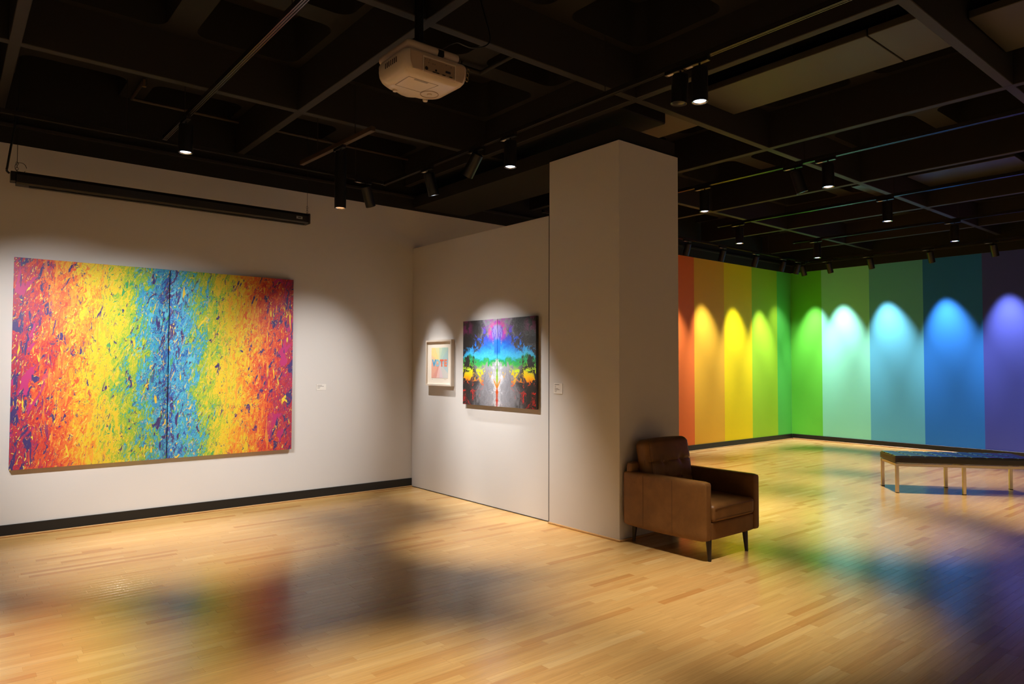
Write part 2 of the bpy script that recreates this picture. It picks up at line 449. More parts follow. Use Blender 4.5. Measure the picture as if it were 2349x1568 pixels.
def can_mesh(L, R):
    bm = bmesh.new()
    lathe(bm, [(0.001, 0), (R * .8, 0), (R * .96, -.006), (R, -.02), (R, -L), (R * .93, -L), (R * .90, -L + .05), (.001, -L + .055)], 24)
    return bm
def lamp(label, x, y, ax, ay, lit, target=None, L=.235, R=.056, watts=0, half=30, blend=.8, col=WARM, along='y', drop=.055, lens=None, mini=False, group='cylinder spotlights on the ceiling tracks', lofs=.03, short=False):
    """track head: adapter clamped in the track, short stem, tilting can with reflector and lens; ax, ay lean the can's mouth"""
    t = thing('track_spotlight', label, 'spotlight', (x, y, ZT - .004), 0, group)
    if along == 'y': ab = BX(-.018, .018, -.02 if short else -.075, .125, -.030, 0, bev=.003)
    else: ab = BX(-.125, .075, -.018, .018, -.030, 0, bev=.003)
    ad = obj('track_adapter', ab, METALB, t)
    st = BX(-.012, .012, .055, .105, -.0312, -.0301) if along == 'y' else BX(-.105, -.055, -.012, .012, -.0312, -.0301)
    obj('sticker', st, STICK, ad)
    bm = bmesh.new(); cone(bm, (0, 0, -.02), (0, 0, -drop - .012), .008, .008, 10); box(bm, -.013, .013, -.013, .013, -drop - .014, -drop + .004, bev=.003)
    obj('stem', bm, METALB, t)
    d = Vector((ax, ay, -math.sqrt(max(0, 1 - ax * ax - ay * ay))))
    q = (-d).to_track_quat('Z', 'Y')
    h = obj('housing', can_mesh(L, R), HOUSE, t); h.location = (0, 0, -drop); h.rotation_euler = q.to_euler()
    bm = bmesh.new(); lathe(bm, [(R * .91, -L + .002), (R * .86, -L + .003), (R * .75, -L + .009)], 24)
    obj('reflector', bm, CHROME if lit else METALB, h)
    bm = bmesh.new(); lathe(bm, [(R * .74, -L + .008), (R * .5, -L + .003), (.001, -L + .001)], 24)
    obj('lens', bm, lens or (LENS if lit else LENSD), h)
    if watts:
        p = Vector((0, 0, -drop)) + d * (L + .012)
        tgt = Vector(target) - Vector((x, y, ZT)) - p if target else d
        spot('bulb', t, p, tgt, watts, half, blend, col, lofs)
    return t

# gallery with the diptych
lamp('lit black spotlight hanging straight down in front of the diptych', 1.54, 6.15, 0, 0, True, watts=DOWN, half=26, blend=1)
lamp('long black tube spotlight with a warm mouth, left of the partition corner', 2.86, 6.01, 0, 0, True, L=.535, R=.053, drop=.05, lens=LENSW, watts=430, half=26, blend=1, target=(4.55, 5.74, 1.0), col=SOFT)
lamp('dark spotlight right of the long tube, tilted towards the framed print', 3.62, 6.98, .42, .22, False, along='x', watts=330, half=17, blend=1, target=(4.55, 6.82, .7), col=SOFT)
lamp('lit spotlight tilted towards the two dark canvases', 3.875, 6.08, .30, .02, True, watts=230, half=15, blend=1, target=(4.55, 5.76, .4), col=COOL)
lamp('strongly tilted dark spotlight between two lit ones', 3.875, 5.22, -.10, .60, False, watts=PAINT * .55, half=24, blend=1, target=(3.0, 7.48, .9), col=SOFT)
lamp('lit black spotlight hanging straight down just left of the pillar', 3.875, 4.74, 0, 0, True, watts=DOWN * 1.05, half=20.5, blend=1)
lamp('largest lit spotlight, hanging down high to the right of the pillar', 3.875, 2.745, 0, 0, True, R=.054, watts=DOWN, half=26, blend=1)
lamp('unlit spotlight half hidden behind the largest lit one', 3.875, 2.90, -.03, .06, False, L=.2, lens=METALB, short=True)
# striped room
lamp('lit spotlight beside the pillar, lowest of those on the first track behind it', 6.70, 4.69, 0, 0, True, watts=DOWN_FAR, half=27, blend=1)
lamp('tilted unlit spotlight beside the brightest one of the striped room', 6.70, 3.60, .22, -.20, False)
lamp('brightest lit spotlight in the striped room, above the corner', 6.70, 3.26, 0, 0, True, watts=DOWN_FAR, half=27, blend=1)
lamp('lit spotlight on the second track, above the yellow stripe', 8.84, 5.60, 0, 0, True, watts=DOWN_FAR, half=27, blend=1)
lamp('lit spotlight on the second track, above the turquoise stripe', 8.84, 3.58, 0, 0, True, watts=DOWN_FAR, half=27, blend=1)
lamp('dim lit spotlight just above the corner of the striped walls', 10.97, 5.53, 0, 0, True, watts=DOWN_FAR, half=27, blend=1)
lamp('lit spotlight on the third track, above the blue stripe', 10.97, 3.55, 0, 0, True, watts=DOWN_FAR, half=27, blend=1)
G2 = 'wall washers over the rainbow stripes'
for x, lab in ((9.38, 'wall washer over the orange red stripe beside the pillar'), (10.37, 'wall washer over the orange stripe'), (11.41, 'wall washer over the yellow stripe'), (12.35, 'wall washer over the lime green stripe'), (12.90, 'wall washer just left of the striped corner')):
    px = {9.38: 9.9, 10.37: 10.82, 11.41: 11.74, 12.35: 12.62, 12.90: 13.4}[x]
    lamp('tilted dark ' + lab, x, 6.88, .06, .34, False, along='x', watts=WASH * (.2 if x > 12.8 else .8), half=(32 if x > 12.8 else 24), blend=1, target=(px, YL, .9 if x > 12.8 else 1.2), col=COOL, group=G2, L=.2, R=.052)
for y, lab in ((6.97, 'wall washer just right of the striped corner'), (6.44, 'wall washer over the leaf green stripe'), (5.67, 'wall washer over the aqua green stripe'), (4.66, 'wall washer over the turquoise stripe'), (3.72, 'wall washer over the blue stripe')):
    ty = {6.97: 6.95, 6.44: 6.32, 5.67: 5.40, 4.66: 4.46, 3.72: 3.55}[y]
    lamp('tilted dark ' + lab, 13.20, y, .36, -.06, False, watts=WASH * (.7 if y > 6.9 else 1), half=24, blend=1, target=(XR, ty, 1.2), col=COOL, group=G2, L=.2, R=.052)
# light-only spots out of view: more track lamps, and fill added for ambient light
for n_, p, t, w, hf, c_ in (('unseen_down_spot', (1.54, 2.40, 3.25), (1.54, 2.40, 0), DOWN, 25, WARM),
                       ('unseen_down_spot', (-.12, 4.05, 3.25), (-.12, 4.05, 0), DOWN, 26, WARM),
                       ('unseen_wall_spot', (-.75, 4.9, 3.3), (1.1, YL, 1.0), PAINT, 25, SOFT),
                       ('unseen_wall_spot', (.15, 4.9, 3.3), (1.9, YL, .9), PAINT * .6, 26, SOFT),
                       ('wash_bulb', (13.28, 2.7, 3.25), (XR, 2.6, 1.55), WASH, 27, COOL),
                       ('unseen_down_spot', (8.84, 1.5, 3.25), (8.84, 1.5, 0), DOWN_FAR, 27, WARM),
                       ('unseen_down_spot', (1.54, -1.6, 3.25), (1.54, -1.6, 0), DOWN * .45, 30, WARM),  # down spots from here on are added fill, lifting the ambient light
                       ('unseen_down_spot', (3.875, -1.7, 3.25), (3.875, -1.7, 0), DOWN * .45, 30, WARM),
                       ('unseen_down_spot', (6.7, -1.2, 3.25), (6.7, -1.2, 0), DOWN * .45, 30, WARM),
                       ('unseen_down_spot', (-1.6, .8, 3.25), (-1.6, .8, 0), DOWN * .3, 30, WARM),
                       ('unseen_wall_spot', (1.2, -1.2, 3.3), (1.2, Y0, 1.3), PAINT * .55, 34, (1.0, .84, .66)),  # added fill bounced off the bare rear wall
                       ('unseen_wall_spot', (4.6, -1.2, 3.3), (4.6, Y0, 1.3), PAINT * .55, 34, (1.0, .84, .66)),
                       ('unseen_wall_spot', (8.2, -1.2, 3.3), (8.2, Y0, 1.3), PAINT * .55, 34, (1.0, .84, .66)),
                       ('unseen_wall_spot', (-1.2, 3.6, 3.3), (X0, 3.6, 1.3), PAINT * .2, 34, (1.0, .84, .66)),  # added fill bounced off the bare side wall
                       ('unseen_wall_spot', (-1.2, .2, 3.3), (X0, .2, 1.3), PAINT * .2, 34, (1.0, .84, .66)),
                       ('wash_bulb', (13.28, 1.6, 3.25), (XR, 1.5, 1.55), WASH, 27, COOL)):
    spot(n_, None, p, Vector(t) - Vector(p), w, hf, .85, c_)

# ------------------------------------------------------------------ the wide rainbow diptych
def rainbow_paint():
    n = NT('rainbow_drip_paint')
    tc = n.node('ShaderNodeTexCoord'); P = n.node('ShaderNodeMapping'); n.t.links.new(tc.outputs['Object'], P.inputs['Vector'])
    x, y, z = n.xyz(P.outputs[0])
    # each canvas keeps its picture in the diptych's own coordinates through the part's position
    u = n.mt('ADD', x, n.mt('MULTIPLY', z, .07))
    big = n.comb(x, n.mt('MULTIPLY', z, .45), 0.0)
    warp = n.noise(n.comb(n.mt('MULTIPLY', x, 5), n.mt('MULTIPLY', z, 3), 4.0), 1.0, 4, 0, .6, True)
    w1, w2, w3 = n.xyz(warp)
    sx = n.mt('ADD', n.mt('MULTIPLY', n.mt('ADD', x, n.mt('MULTIPLY', z, -.22)), 1.0), n.mt('MULTIPLY', n.mt('SUBTRACT', w1, .5), .11))
    sz = n.mt('ADD', n.mt('MULTIPLY', z, .38), n.mt('MULTIPLY', n.mt('SUBTRACT', w2, .5), .10))
    v1 = n.comb(sx, sz, 0.0); v2 = n.comb(sx, sz, 9.0); v3 = n.comb(sx, sz, 21.0); v4 = n.comb(sx, sz, 33.0)
    t = n.mt('DIVIDE', n.mt('ABSOLUTE', x), 1.256)
    a = n.noise(v1, 9, 5, .5, .65); b = n.noise(v2, 34, 4, 1.2, .6); d = n.noise(v4, 85, 3, 1.6, .6)
    low = n.mt('MULTIPLY', n.mt('SUBTRACT', n.noise(n.comb(n.mt('ADD', x, 5.0), n.mt('MULTIPLY', z, .8), 3.0), 2.6, 2), .5), .26)
    tn = n.mt('ADD', n.mt('ADD', t, low), n.mt('ADD', n.mt('MULTIPLY', n.mt('SUBTRACT', a, .5), .62), n.mt('ADD', n.mt('MULTIPLY', n.mt('SUBTRACT', b, .5), .62), n.mt('MULTIPLY', n.mt('SUBTRACT', d, .5), .36))))
    tn = n.mt('MULTIPLY', n.mt('ADD', tn, .12), 1 / 1.16)
    PUR, BLU, DBL, CYA, TEA, GRN, LIM, YEL, GLD, ORA, ORR, RED, CRI, MAG = (84, 66, 140), (28, 104, 196), (24, 84, 158), (78, 190, 222), (36, 158, 168), (104, 188, 68), (180, 198, 34), (238, 212, 24), (240, 190, 12), (240, 140, 28), (236, 96, 34), (216, 52, 40), (186, 34, 56), (190, 44, 112)
    col = n.ramp(tn, [(0, PUR), (.045, BLU), (.09, DBL), (.125, CYA), (.17, BLU), (.20, CYA), (.245, TEA), (.275, GRN), (.295, LIM), (.325, GRN), (.35, YEL), (.365, LIM), (.39, GRN), (.405, YEL), (.47, GLD), (.50, YEL), (.555, GLD), (.585, ORA), (.615, GLD), (.64, ORA), (.685, ORR), (.715, ORA), (.735, ORR), (.775, RED), (.805, ORR), (.82, RED), (.855, CRI), (.88, RED), (.90, MAG), (.915, CRI), (.94, PUR), (.955, CRI)])
    # purple patches and flecks
    pur = n.noise(n.comb(sx, sz, 51.0), 16, 4, .7, .6)
    side = n.mt('ADD', n.mt('MULTIPLY', n.gt(t, .72, .12), .075), n.mt('MULTIPLY', n.mt('SUBTRACT', 1.0, n.gt(t, .14, .10)), .065))
    col = n.mix(n.gt(n.mt('ADD', pur, side), .640, .006), col, (74, 58, 120))
    fle = n.noise(n.comb(n.mt('ADD', sx, n.mt('MULTIPLY', sz, .9)), sz, 77.0), 42, 3, 1.6, .6)
    clus = n.mt('MULTIPLY', n.mt('SUBTRACT', n.noise(n.comb(sx, sz, 88.0), 8, 2), .5), .22)
    col = n.mix(n.mt('MULTIPLY', n.gt(n.mt('ADD', fle, clus), .628, .01), .9), col, (88, 74, 112))
    # coloured over-splashes
    col = n.mix(n.gt(n.noise(n.comb(sx, sz, 95.0), 17, 3, 1.0), .70, .006), col, (248, 214, 40))
    col = n.mix(n.gt(n.noise(n.comb(sx, sz, 115.0), 46, 3, 1.8), .635, .008), col, (242, 212, 90))
    col = n.mix(n.mt('MULTIPLY', n.gt(n.noise(n.comb(n.mt('ADD', sx, n.mt('MULTIPLY', sz, -.5)), sz, 121.0), 30, 3, 1.4), .645, .008), n.mt('SUBTRACT', 1.0, n.gt(t, .5, .1))), col, (74, 168, 96))
    col = n.mix(n.mt('MULTIPLY', n.gt(n.noise(n.comb(sx, sz, 127.0), 34, 3, 1.4), .60, .008), n.mt('MULTIPLY', n.gt(t, .50, .1), n.mt('SUBTRACT', 1.0, n.gt(t, .9, .08)))), col, (232, 90, 34))
    cyf = n.mt('MULTIPLY', n.gt(n.noise(n.comb(sx, sz, 130.0), 22, 3, 1.2), .63, .008), n.mt('SUBTRACT', 1.0, n.gt(t, .24, .08)))
    col = n.mix(cyf, col, (96, 200, 228))
    maf = n.mt('MULTIPLY', n.gt(n.noise(n.comb(sx, sz, 150.0), 12, 3, .8), .61, .008), n.gt(t, .80, .05))
    col = n.mix(maf, col, (196, 40, 116))
    orf = n.mt('MULTIPLY', n.gt(n.noise(n.comb(x, n.mt('MULTIPLY', z, .12), 170.0), 30, 2, .2), .62, .01), n.mt('MULTIPLY', n.gt(t, .42, .1), n.mt('SUBTRACT', 1.0, n.gt(t, .82, .05))))
    col = n.mix(n.mt('MULTIPLY', orf, .8), col, (250, 160, 36))
    dv = n.comb(n.mt('ADD', x, n.mt('MULTIPLY', n.mt('SUBTRACT', w1, .5), .03)), n.mt('MULTIPLY', z, .13), 190.0)
    gate = n.gt(n.noise(n.comb(x, n.mt('MULTIPLY', z, .8), 200.0), 5, 3), .50, .02)
    col = n.mix(n.mt('MULTIPLY', n.gt(n.noise(dv, 34, 2, .2), .655, .006), gate), col, (244, 208, 40))
    dv2 = n.comb(x, n.mt('MULTIPLY', z, .16), 230.0)
    col = n.mix(n.mt('MULTIPLY', n.gt(n.noise(dv2, 26, 2, .4), .665, .006), n.mt('MAXIMUM', n.gt(t, .78, .1), n.mt('SUBTRACT', 1.0, n.gt(t, .13, .05)))), col, (72, 58, 122))
    hsv = n.node('ShaderNodeHueSaturation'); hsv.inputs['Value'].default_value = .88; hsv.inputs['Saturation'].default_value = .96
    n.put(hsv.inputs['Color'], col); col = hsv.outputs[0]
    n.put(n.b.inputs['Base Color'], col); n.b.inputs['Roughness'].default_value = .5; n.b.inputs['Specular IOR Level'].default_value = .35
    n.bump(n.mt('ADD', b, n.mt('MULTIPLY', d, .6)), .25, .002)
    return n.m
RB = rainbow_paint()
EDGE = mat('dark_canvas_edge', (40, 44, 74), rough=.6)
ZB1, ZT1 = .576, 2.432
DEP = .046
def canvas(label, mesh_x0, mesh_x1, z0, z1, m, loc, rz, group, name='painted_canvas'):
    t = thing(name, label, 'painting', loc, rz, group)
    t.location = loc
    obj('canvas', BX(mesh_x0, mesh_x1, -DEP, -.012, z0, z1, bev=.003, seg=2), m, t)
    bm = bmesh.new()
    for a in (mesh_x0 + .012, mesh_x1 - .042): box(bm, a, a + .03, -.0125, -.001, z0 + .012, z1 - .012)
    for a in (z0 + .012, z1 - .042): box(bm, mesh_x0 + .042, mesh_x1 - .042, -.0125, -.001, a, a + .03)
    obj('stretcher', bm, mat('pine_stretcher', (180, 150, 110)), t)
    return t
g1 = 'two panels of the wide rainbow diptych'
canvas('left half of the wide rainbow drip painting, red at its left edge', -1.256, -.005, 0, ZT1 - ZB1, RB, (1.742, YL, ZB1), 0, g1)
canvas('right half of the wide rainbow drip painting, red at its right edge', .005, 1.256, 0, ZT1 - ZB1, RB, (1.742, YL, ZB1), 0, g1)

# ------------------------------------------------------------------ the symmetrical dark diptych on the partition
def blot_paint():
    n = NT('mirrored_blot_paint')
    tc = n.node('ShaderNodeTexCoord')
    x, y, z = n.xyz(tc.outputs['Object'])
    s = n.mt('ABSOLUTE', x); v = n.mt('DIVIDE', z, .918); sn = n.mt('DIVIDE', s, .615)
    base = n.comb(s, z, 0.0)
    wc = n.noise(base, 7, 4, .3, .6, True); w1, w2, w3 = n.xyz(wc)
    ws = n.mt('ADD', s, n.mt('MULTIPLY', n.mt('SUBTRACT', w1, .5), .20)); wz = n.mt('ADD', z, n.mt('MULTIPLY', n.mt('SUBTRACT', w2, .5), .22))
    V = n.comb(ws, wz, 5.0)
    # bands by height, bulging down beside the fold
    bend = n.mt('MULTIPLY', n.mt('SUBTRACT', 1.0, sn), .02)
    f = n.mt('ADD', v, n.mt('ADD', n.mt('MULTIPLY', n.mt('SUBTRACT', n.noise(V, 5, 4, .3), .5), .26), n.mt('MULTIPLY', n.mt('SUBTRACT', n.noise(V, 22, 3, .6), .5), .10)))
    f = n.mt('SUBTRACT', f, bend)
    hue = n.ramp(f, [(0, (196, 18, 34)), (.20, (222, 40, 24)), (.27, (238, 92, 14)), (.335, (248, 190, 0)), (.42, (190, 226, 40)), (.475, (50, 176, 70)), (.53, (26, 150, 92)), (.565, (60, 178, 220)), (.64, (36, 138, 212)), (.72, (22, 92, 200)), (.78, (58, 66, 176)), (.86, (98, 74, 178)), (.99, (196, 40, 150))], const=False)
    # ground: gloss highlight painted as white beside the fold, grey, then charcoal to the sides
    gx = n.mt('ADD', n.mt('ADD', sn, n.mt('MULTIPLY', n.mt('SUBTRACT', n.noise(V, 6, 4), .5), .45)), n.mt('MULTIPLY', n.mt('SUBTRACT', n.noise(n.comb(ws, n.mt('MULTIPLY', wz, .35), 71.0), 34, 4, .6), .5), .42))
    lowf = n.gt(v, .60, .12)
    gx2 = n.mt('ADD', gx, n.mt('MULTIPLY', lowf, .22))
    ground = n.ramp(gx2, [(0, (214, 214, 218)), (.05, (194, 194, 200)), (.12, (160, 160, 168)), (.32, (140, 140, 148)), (.52, (116, 116, 122)), (.66, (66, 64, 68)), (.78, (40, 38, 40)), (1, (32, 30, 32))], const=False)
    # how much pigment each height carries
    amt = n.ramp(f, [(0, (70, 70, 70)), (.16, (66, 66, 66)), (.28, (96, 96, 96)), (.36, (124, 124, 124)), (.44, (120, 120, 120)), (.49, (170, 170, 170)), (.56, (225, 225, 225)), (.66, (215, 215, 215)), (.76, (188, 188, 188)), (.86, (165, 165, 165)), (1, (140, 140, 140))], const=False)
    pn = n.mt('ADD', n.mt('MULTIPLY', n.noise(n.comb(ws, wz, 17.0), 9, 5, .5, .7), .68), n.mt('MULTIPLY', n.noise(n.comb(ws, n.mt('MULTIPLY', wz, .6), 27.0), 48, 4, .8, .65), .32))
    side = n.mt('MULTIPLY', n.mt('POWER', sn, 2.0), n.mt('MULTIPLY', n.gt(v, .62, .1), .30))
    redside = n.mt('MULTIPLY', n.gt(sn, .50, .2), n.mt('MULTIPLY', n.mt('SUBTRACT', 1.0, n.gt(v, .46, .05)), .085))
    th = n.mt('SUBTRACT', n.mt('ADD', n.mt('ADD', pn, n.mt('MULTIPLY', amt, .39)), redside), side)
    mk = n.gt(th, .655, .022)
    col = n.mix(mk, ground, hue)
    # magenta ring and white flame round the fold at the top
    dz = n.mt('SUBTRACT', v, .84); rr_ = n.mt('SQRT', n.mt('ADD', n.mt('POWER', n.mt('MULTIPLY', sn, 1.1), 2.0), n.mt('POWER', n.mt('MULTIPLY', dz, 1.9), 2.0)))
    rr_ = n.mt('ADD', rr_, n.mt('MULTIPLY', n.mt('SUBTRACT', w3, .5), .12))
    ring = n.mt('MULTIPLY', n.mt('MULTIPLY', n.gt(rr_, .17, .05), n.mt('SUBTRACT', 1.0, n.gt(rr_, .25, .05))), n.gt(v, .78, .05))
    col = n.mix(n.mt('MULTIPLY', ring, n.gt(n.noise(V, 24, 4, .6), .44, .06)), col, (200, 58, 150))
    cor = n.mt('MULTIPLY', n.mt('MULTIPLY', n.gt(sn, .74, .08), n.gt(v, .84, .04)), n.gt(n.noise(V, 13, 4, .6), .5, .04))
    col = n.mix(n.mt('MULTIPLY', cor, .8), col, (112, 34, 84))
    inner = n.mt('SUBTRACT', 1.0, n.gt(rr_, .17, .03))
    streak = n.gt(n.noise(n.comb(ws, n.mt('MULTIPLY', wz, .25), 40.0), 26, 3), .5, .05)
    col = n.mix(inner, col, n.mix(streak, (96, 78, 178), (150, 138, 200)))
    blu = n.mt('MULTIPLY', n.mt('SUBTRACT', 1.0, n.gt(sn, .085, .02)), n.mt('MULTIPLY', n.gt(v, .60, .02), n.mt('SUBTRACT', 1.0, n.gt(v, .77, .02))))
    col = n.mix(blu, col, (18, 108, 212))
    leg = n.mt('ADD', sn, n.mt('MULTIPLY', n.mt('SUBTRACT', n.noise(n.comb(s, z, 61.0), 18, 3), .5), .08))
    spine = n.mt('MULTIPLY', n.mt('SUBTRACT', 1.0, n.gt(leg, .022, .012)), n.mt('SUBTRACT', 1.0, n.gt(v, .50, .03)))
    col = n.mix(spine, col, n.ramp(v, [(0, (214, 30, 40)), (.22, (240, 110, 20)), (.30, (180, 214, 40)), (.5, (60, 180, 60))], const=False))
    U = n.mt('ABSOLUTE', n.mt('SUBTRACT', leg, n.mt('MULTIPLY', n.mt('SUBTRACT', v, .20), .9)))
    ush = n.mt('MULTIPLY', n.mt('SUBTRACT', 1.0, n.gt(U, .018, .01)), n.mt('MULTIPLY', n.gt(v, .205, .01), n.mt('SUBTRACT', 1.0, n.gt(v, .30, .02))))
    col = n.mix(ush, col, (244, 140, 20))
    col = n.mix(n.gt(s, .6125, .0003), col, (26, 24, 24))
    n.put(n.b.inputs['Base Color'], col)
    n.b.inputs['Roughness'].default_value = .42; n.b.inputs['Specular IOR Level'].default_value = .6
    n.bump(n.mt('ADD', n.noise(V, 34, 5, 1.4), n.mt('MULTIPLY', th, 2.2)), .45, .005)
    return n.m
BP = blot_paint()
g2 = 'two panels of the dark mirrored diptych'
for lab, a, b in (('left panel of the dark mirrored blot painting, next to the framed print', -.614, -.0025), ('right panel of the dark mirrored blot painting, next to the pillar', .0025, .614)):
    canvas(lab, a, b, 0, .918, BP, (XP, 5.717, 1.068), -PI / 2, g2)

# ------------------------------------------------------------------ the framed print with its lettering
fp = thing('framed_print', 'small whitewood framed print with the word VOTE over colourful rays', 'picture', (XP, 6.831, 1.257), -PI / 2)
FW, FH, FD = .538, .536, .047
WHW = mat('whitewashed_wood', (214, 200, 184), rough=.55, bump=.1, bscale=90, var=.03)
def mitre(pts):
    bm = bmesh.new(); vs_ = [bm.verts.new((px_, yy, pz)) for yy in (-FD, -.003) for px_, pz in pts]
    bm.faces.new(vs_[:4]); bm.faces.new(vs_[4:][::-1])
    for i in range(4):
        j = (i + 1) % 4
        bm.faces.new((vs_[i], vs_[i + 4], vs_[j + 4], vs_[j]))
    return bm
hw, w_ = FW / 2, .020
for pts in ([(-hw, 0), (hw, 0), (hw - w_, w_), (-hw + w_, w_)], [(-hw, FH), (-hw + w_, FH - w_), (hw - w_, FH - w_), (hw, FH)],
            [(-hw, 0), (-hw + w_, w_), (-hw + w_, FH - w_), (-hw, FH)], [(hw, 0), (hw, FH), (hw - w_, FH - w_), (hw - w_, w_)]):
    obj('frame_rail', mitre(pts), WHW, fp, smooth=False)
mt_ = obj('mat_board', BX(-hw + w_, hw - w_, -.018, -.010, w_, FH - w_), mat('cream_mat', (240, 230, 214), rough=.8), fp)
def rays_mat():
    n = NT('print_rays'); tc = n.node('ShaderNodeTexCoord'); x, y, z = n.xyz(tc.outputs['Object'])
    ang = n.mt('ARCTAN2', z, x); f = n.mt('DIVIDE', n.mt('ADD', ang, PI), 2 * PI)
    col = n.ramp(f, [(0, (226, 130, 96)), (.13, (216, 96, 80)), (.19, (232, 168, 166)), (.25, (214, 186, 204)), (.31, (196, 200, 204)), (.40, (150, 196, 214)), (.47, (112, 176, 208)), (.55, (120, 190, 200)), (.62, (142, 200, 186)), (.70, (176, 212, 176)), (.755, (222, 222, 140)), (.83, (244, 214, 96)), (.92, (246, 190, 110)), (.97, (240, 160, 110))])
    k = n.mt('MULTIPLY', f, 12.0); loc_ = n.mt('SUBTRACT', k, n.mt('FLOOR', k)); ed_ = n.mt('MINIMUM', loc_, n.mt('SUBTRACT', 1.0, loc_))
    rad = n.mt('SQRT', n.mt('ADD', n.mt('POWER', x, 2.0), n.mt('POWER', z, 2.0)))
    lines = n.mt('MULTIPLY', n.mt('MULTIPLY', ed_, rad), 300.0); lf = n.mt('SUBTRACT', lines, n.mt('FLOOR', lines))
    col = n.mix(n.mt('MULTIPLY', n.gt(lf, .55, .12), .75), col, (244, 232, 216))
    n.put(n.b.inputs['Base Color'], col); n.b.inputs['Roughness'].default_value = .7
    return n.m
mt_.location = (0, -.012, 0)
pr = obj('print', BX(-.174, .174, -.0012, 0, -.178, .178), rays_mat(), mt_, loc=(0.010, -.018, .268), smooth=False)
LET = [('V', (74, 160, 206), -.118), ('O', (150, 198, 214), -.045), ('T', (236, 112, 84), .045), ('E', (240, 140, 108), .122)]
for ch, c_, dx in LET:
    cu = bpy.data.curves.new('glyph', 'FONT'); cu.body = ch; cu.size = .125; cu.extrude = .0004; cu.offset = .006; cu.align_x = 'CENTER'; cu.align_y = 'CENTER'; cu.resolution_u = 4
    tmp = bpy.data.objects.new('glyph', cu); C.objects.link(tmp)
    dg = bpy.context.evaluated_depsgraph_get(); me = bpy.data.meshes.new_from_object(tmp.evaluated_get(dg)); bpy.data.objects.remove(tmp)
    me.materials.clear(); me.materials.append(mat('ink_' + ch, c_, rough=.7))
    o = bpy.data.objects.new('letter', me); C.objects.link(o); o.parent = mt_
    o.rotation_euler = (PI / 2, 0, 0); o.location = (.010 + dx, -.0200, .262); o.scale = (.92, .86, 1)
    o['label'] = 'letter ' + ch
for a in ((.105, .128), (.130, .150), (-.155, -.135)):
    obj('pencil_mark', BX(a[0], a[1], -.0182, -.0180, .074, .0765), mat('pencil', (150, 140, 130)), mt_, smooth=False)

# ------------------------------------------------------------------ caption cards
def card(label, loc, rz, w, h, lines):
    t = thing('caption_card', label, 'label card', loc, rz)
    obj('card', BX(-w / 2, w / 2, -.004, -.0005, 0, h), mat('card_white', (226, 220, 212), rough=.6), t)
    for (zz, ln, hh) in lines:
        obj('text_line', BX(-w / 2 + .012, -w / 2 + .012 + ln, -.0046, -.004, zz, zz + hh), mat('card_ink', (120, 112, 106)), t, smooth=False)
card('small wide caption card on the wall right of the rainbow diptych', (3.352, YL, 1.213), 0, .116, .066, ((.051, .056, .004), (.040, .078, .004), (.028, .036, .003), (.019, .030, .003)))
card('small upright caption card on the pillar beside the dark diptych', (4.515, 4.795, 1.233), -PI / 2, .118, .098, ((.083, .064, .005), (.070, .020, .003), (.060, .018, .003), (.047, .050, .004), (.036, .066, .004), (.026, .034, .003), (.016, .026, .003)))

# ------------------------------------------------------------------ rolled projection screen
sc = thing('projection_screen', 'long black rolled projection screen hanging above the rainbow diptych', 'screen', (.43, 7.10, 3.045))
bm = bmesh.new()
prof = [(-.050, -.050), (.050, -.050), (.058, -.036), (.058, .030), (.040, .058), (-.040, .058), (-.058, .030), (-.058, -.036)]
r0 = [bm.verts.new((.03, a, b)) for a, b in prof]; r1 = [bm.verts.new((2.56, a, b)) for a, b in prof]
for i in range(8):
    j = (i + 1) % 8; bm.faces.new((r0[i], r0[j], r1[j], r1[i]))
bm.faces.new(r0); bm.faces.new(r1[::-1])
SCR = mat('black_screen_case', (30, 28, 26), rough=.4)
obj('case', bm, SCR, sc, smooth=False)
obj('end_cap', BX(2.56, 2.585, -.060, .060, -.052, .060, bev=.008, seg=2), SCR, sc)
bm = bmesh.new(); box(bm, -.01, .03, -.045, .045, -.030, .055, bev=.004); obj('motor_bracket', bm, METALB, sc)
obj('case_badge', BX(2.43, 2.495, -.0595, -.058, -.012, .014, bev=.0004), mat('badge_silver', (170, 168, 164), rough=.4), sc)
obj('badge_mark', BX(2.447, 2.480, -.0602, -.0595, -.003, .006), SCR, sc, smooth=False)
obj('weight_bar', BX(.12, 2.54, -.012, .012, -.062, -.050, bev=.003), SCR, sc)
for xx in (.035, 2.57):
    bm = bmesh.new(); tube(bm, [(xx, 0, .13), (xx, 0, 1.015)], .0022, 6); obj('hanging_wire', bm, METALB, sc)
    bm = bmesh.new()
    for k in range(4):
        tube(bm, [(xx + .010 * math.cos(a_) * (k % 2), .010 * math.cos(a_) * ((k + 1) % 2), .065 + .022 * k + .014 * math.sin(a_)) for a_ in [2 * PI * i / 10 for i in range(11)]], .0018, 5)
    obj('hook_chain', bm, METALB, sc)
bm = bmesh.new(); tube(bm, spline([(.02, 0, .60), (.010, 0, .42), (-.012, .0, .25), (-.030, 0, .10), (-.034, 0, .06), (-.015, 0, .04)]), .0085, 8); obj('power_cord', bm, METALB, sc)
bm = bmesh.new(); tube(bm, [(.060 + .040 * math.cos(a_), 0, .10 + .042 * math.sin(a_)) for a_ in [2 * PI * i / 20 for i in range(19)]], .0022, 5); obj('wire_loop', bm, METALB, sc)

